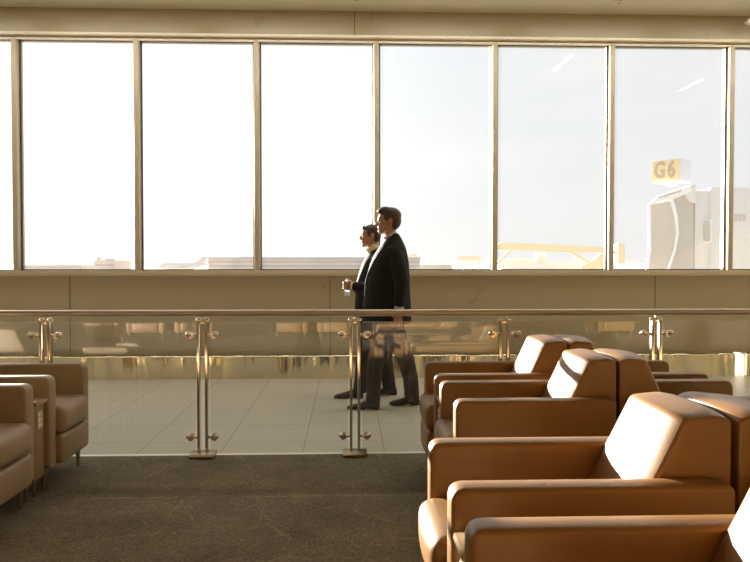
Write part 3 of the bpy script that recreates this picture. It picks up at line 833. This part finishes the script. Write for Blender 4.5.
bm = bmesh.new(); a = P(685, 290, YJ)
box(bm, a.x-.25, a.x+.25, YJ+1, YJ+1.5, ZG, P(0, 299, YJ).z); box(bm, a.x-1.2, a.x+1.2, YJ+.6, YJ+1.9, ZG, ZG+.35, bev=.05); jpart('support_column', bm, M['jet_dark'])
bm = bmesh.new(); a = P(840, 290, YJ); box(bm, a.x-.35, a.x+.35, YJ+1, YJ+1.7, ZG, P(0, 299, YJ).z); jpart('support_column', bm, M['jet_dark'])
# sign cube turned a little so two sides show
c0 = P(671.5, 169, YJ+1)
sg = thing('gate_sign', 'yellow box sign reading G6 on top of the boarding bridge', 'sign', (c0.x, YJ+1, P(0, 184, YJ+1).z), math.radians(-46))
zb, zt = P(0, 180, YJ+1).z-sg.location.z, P(0, 157.5, YJ+1).z-sg.location.z
W = .70
obj('sign_box', B(-W, W, -.68, .70, zb, zt, bev=.03), M['sign_white'], sg)
fc = obj('sign_face', B(-W+.02, W-.02, -.705, -.68, zb+.02, zt-.02, bev=.01), M['sign_yellow'], sg)
bm = bmesh.new(); lathe(bm, [(.07, 0), (.09, zb-.2), (.36, zb-.02), (.36, zb)], seg=24); obj('pedestal', bm, M['sign_white'], sg)
def text_mesh(s, size):
    cu = bpy.data.curves.new('t', 'FONT'); cu.body = s; cu.size = size; cu.extrude = .012; cu.align_x = 'CENTER'; cu.align_y = 'CENTER'; cu.offset = .03
    o = bpy.data.objects.new('t', cu); C.objects.link(o)
    me = bpy.data.meshes.new_from_object(o.evaluated_get(bpy.context.evaluated_depsgraph_get()))
    bpy.data.objects.remove(o); return me
for s_, x in (('G', -.28), ('6', .28)):
    o = link('letter' if s_ == 'G' else 'numeral', text_mesh(s_, .95), M['sign_letter'], fc, smooth=False)
    o.scale = (.82, 1.15, 1); o.location = (x, -.712, (zb+zt)/2); o.rotation_euler = (PI/2, 0, 0)

# yellow boom truck behind the fifth window
YT = 60.0
bo = P(550, 300, YT)
bt_ = thing('boom_truck', 'pale yellow boom lift truck with a long level boom', 'truck', (bo.x, YT, ZG))
def tpart(name, bm, m, par=bt_):
    o = obj(name, bm, m, par); o.data.transform(Matrix.Translation((-bo.x, -YT, -ZG))); return o
bm = bmesh.new(); prism(bm, ppoly([(497, 245), (503, 242.5), (606, 247), (606, 252.5), (560, 251.5), (503, 250), (497, 249.5)], YT), YT, YT+.8, r=.05); tpart('boom', bm, M['boom_yellow'])
for pts in ([(509, 251), (512, 251.5), (502, 262), (497, 266), (497, 263)], [(569, 252), (574, 252), (592, 262), (590, 264)], [(603, 253), (606, 253), (606, 272), (585, 272), (585, 264), (592, 262)]):
    bm = bmesh.new(); prism(bm, ppoly(pts, YT), YT+.1, YT+.7, r=.03); tpart('boom_strut', bm, M['boom_yellow'])
bm = bmesh.new(); prism(bm, roundpoly(ppoly([(617, 243), (624, 243), (624, 263), (617, 263)], YT), [.25, .25, .05, .05], 6), YT-.2, YT+.8, r=.05); tpart('bucket', bm, M['boom_yellow'])
bm = bmesh.new(); prism(bm, ppoly([(606, 249), (617, 251), (617, 254), (606, 252)], YT), YT+.2, YT+.5, r=.02); tpart('bucket_arm', bm, M['boom_yellow'])
bm = bmesh.new(); prism(bm, ppoly([(505, 262), (512, 259.5), (530, 258), (536, 262), (585, 263.5), (606, 264), (606, 330), (503, 330)], YT), YT+1.2, YT+3.6, r=.08); tpart('chassis', bm, M['far_grey'])
bm = bmesh.new(); prism(bm, ppoly([(541, 252.5), (550, 252.5), (550, 260), (548, 263), (541, 263)], YT), YT+1.0, YT+2.2, r=.05); tpart('turret', bm, M['far_grey'])
for x in (520, 575):
    bm = bmesh.new(); a = P(x, 320, YT); lathe(bm, [(.3, -.2), (.55, -.2), (.55, .2), (.3, .2)], (a.x, YT+1.4, ZG+.55), 24, axis='y'); tpart('wheel', bm, M['far_dark'])
bm = bmesh.new(); a, b = P(503, 330, YT), P(606, 330, YT); box(bm, a.x, b.x, YT+1.2, YT+3.6, ZG+.6, a.z+.05); tpart('underframe', bm, M['far_dark'])

# small gantry frame
YG = 90.0
go = P(468, 300, YG)
gt = thing('gantry_frame', 'pale yellow gantry frame standing left of the boom truck', 'gantry', (go.x, YG, ZG))
bm = bmesh.new()
pbox(bm, 457, 256.5, 480.5, 260, YG, 2, .05)
o = obj('crossbeam', bm, M['boom_yellow'], gt); o.data.transform(Matrix.Translation((-go.x, -YG, -ZG)))
for x in (457, 464, 471.5, 479):
    bm = bmesh.new(); a, b = P(x, 258, YG), P(x+1.5, 258, YG); box(bm, a.x, b.x, YG+.2, YG+.6, ZG, a.z)
    c, d = P(x+1, 260, YG), P(x+4, 260, YG); 
    o = obj('post', bm, M['boom_yellow'], gt); o.data.transform(Matrix.Translation((-go.x, -YG, -ZG)))

# long terminal on the horizon, with floor bands
def building(name, label, x0, x1, ytop, Y, m, bands=(), dY=30, extra=()):
    o0 = P((x0+x1)/2, 300, Y)
    t = thing(name, label, 'building', (o0.x, Y, ZG))
    a, b = P(x0, ytop, Y), P(x1, ytop, Y)
    def part(nm, bm, mm):
        o = obj(nm, bm, mm, t, smooth=False); o.data.transform(Matrix.Translation((-o0.x, -Y, -ZG))); return o
    part('walls', B(a.x, b.x, Y, Y+dY, ZG, a.z), m)
    for y0, y1 in bands:
        part('window_band', B(a.x+.3, b.x-.3, Y-.15, Y, P(x0, y1, Y).z, P(x0, y0, Y).z), M['far_dark'])
    part('roof', B(a.x-.4, b.x+.4, Y-.4, Y+dY, a.z, a.z+.35), M['far_grey'])
    for ex0, ex1, ey in extra:
        c, d = P(ex0, ey, Y), P(ex1, ey, Y); part('roof_unit', B(c.x, d.x, Y+1, Y+6, a.z, c.z), m)
building('terminal_building', 'long low terminal on the horizon to the left of the men', 208, 420, 258, 300, M['far_tan'], [(261, 262.5), (265, 267)], extra=[(240, 256, 256.5)])
building('airport_hangar', 'small pale hangar on the horizon in the first full window from the left', 94, 114, 261, 380, M['far_tan'], [(264, 266)], extra=[(96, 99, 257), (104, 111, 258.5)])
building('control_block', 'pale square building on the horizon just right of the taller man', 405, 417, 252, 340, M['far_grey'], [(254, 257)], dY=12)
building('cargo_shed', 'very low pale shed on the horizon between the taller man and the gantry', 420, 452, 265, 420, M['far_tan'], [])
building('distant_shed', 'low shed on the horizon at the far left edge', 20, 82, 265.5, 420, M['far_tan'], [])
# parked airliner
YA = 420.0
ao = P(182, 300, YA)
al = thing('parked_airliner', 'tiny parked airliner on the horizon beside the long terminal', 'airplane', (ao.x, YA, ZG))
def apart(name, bm, m):
    o = obj(name, bm, m, al); o.data.transform(Matrix.Translation((-ao.x, -YA, -ZG))); return o
a, b = P(158, 265, YA), P(206, 265, YA); zf = a.z-.6
bm = bmesh.new(); tube(bm, [(a.x, YA, zf-.4), (a.x+2, YA, zf), (a.x+6, YA, zf), (b.x-8, YA, zf), (b.x-3, YA, zf+.5), (b.x, YA, zf+.9)], [.5, 1.4, 1.9, 1.9, 1.2, .4], 20); apart('fuselage', bm, M['far_grey'])
bm = bmesh.new(); prism(bm, [(b.x-6, zf+1.4), (b.x-1.6, P(0, 256.5, YA).z), (b.x+.6, P(0, 256.5, YA).z), (b.x-.6, zf+.8)], YA-.15, YA+.15, r=.05); apart('tail_fin', bm, M['far_tan'])
bm = bmesh.new(); prism(bm, [((a.x+b.x)/2-3, YA), ((a.x+b.x)/2+3, YA), ((a.x+b.x)/2+6, YA-14), ((a.x+b.x)/2+4, YA-14)], zf-1.2, zf-.8, r=.05, axis='z'); apart('wing', bm, M['far_grey'])
for k, dx in enumerate((4, (b.x-a.x)/2-1, (b.x-a.x)/2+2)):
    bm = bmesh.new(); lathe(bm, [(.25, ZG), (.25, zf-1)], (a.x+dx, YA, 0), 10); apart('landing_gear', bm, M['far_dark'])

# ---------------------------------------------------------------- light
SUN = Vector((-.60, 1.0, .148)).normalized()           # towards the sun
sd = bpy.data.lights.new('sun', 'SUN'); sd.energy = 33.0; sd.angle = math.radians(.6); sd.color = (1, .88, .73)
so = bpy.data.objects.new('sun', sd); C.objects.link(so); so.rotation_euler = SUN.to_track_quat('Z', 'Y').to_euler(); so.location = (-20, 20, 8)

w = bpy.data.worlds.new('sky'); bpy.context.scene.world = w; w.use_nodes = True
nt = w.node_tree; L = nt.links; bg = nt.nodes['Background']
tc = nt.nodes.new('ShaderNodeTexCoord')
sep = nt.nodes.new('ShaderNodeSeparateXYZ'); L.new(tc.outputs['Generated'], sep.inputs[0])
rp = nt.nodes.new('ShaderNodeValToRGB'); rp.color_ramp.elements[0].position = 0; rp.color_ramp.elements[0].color = (.83, .825, .81, 1)
rp.color_ramp.elements[1].position = .6; rp.color_ramp.elements[1].color = (.56, .63, .72, 1)
e = rp.color_ramp.elements.new(.12); e.color = (.80, .815, .825, 1)
e = rp.color_ramp.elements.new(.32); e.color = (.71, .755, .80, 1)
L.new(sep.outputs['Z'], rp.inputs[0])
# soft cloud streaks
mp = nt.nodes.new('ShaderNodeMapping'); mp.inputs['Scale'].default_value = (1.2, 1.2, 5.5); L.new(tc.outputs['Generated'], mp.inputs[0])
nz = nt.nodes.new('ShaderNodeTexNoise'); nz.inputs['Scale'].default_value = 2.2; nz.inputs['Detail'].default_value = 6; L.new(mp.outputs[0], nz.inputs['Vector'])
cr = nt.nodes.new('ShaderNodeValToRGB'); cr.color_ramp.elements[0].position = .42; cr.color_ramp.elements[1].position = .72; L.new(nz.outputs['Fac'], cr.inputs[0])
mc = nt.nodes.new('ShaderNodeMixRGB'); mc.inputs[2].default_value = (.86, .85, .85, 1); L.new(cr.outputs[0], mc.inputs[0]); L.new(rp.outputs[0], mc.inputs[1])
# brightening towards the sun
dt = nt.nodes.new('ShaderNodeVectorMath'); dt.operation = 'DOT_PRODUCT'; dt.inputs[1].default_value = SUN; L.new(tc.outputs['Generated'], dt.inputs[0])
mr = nt.nodes.new('ShaderNodeMapRange'); mr.inputs['From Min'].default_value = .35; mr.inputs['From Max'].default_value = 1.0; L.new(dt.outputs['Value'], mr.inputs['Value'])
pw = nt.nodes.new('ShaderNodeMath'); pw.operation = 'POWER'; pw.inputs[1].default_value = 4.5; L.new(mr.outputs[0], pw.inputs[0])
gl = nt.nodes.new('ShaderNodeMixRGB'); gl.blend_type = 'ADD'; gl.inputs[2].default_value = (.75, .73, .70, 1)
L.new(pw.outputs[0], gl.inputs[0]); L.new(mc.outputs[0], gl.inputs[1]); L.new(gl.outputs[0], bg.inputs['Color'])
bg.inputs['Strength'].default_value = 1.0
cy = bpy.context.scene.cycles
cy.max_bounces = 10; cy.diffuse_bounces = 5; cy.glossy_bounces = 4; cy.transparent_max_bounces = 16; cy.transmission_bounces = 6
cy.caustics_reflective = False; cy.caustics_refractive = False; cy.sample_clamp_indirect = 6.0; cy.blur_glossy = .5
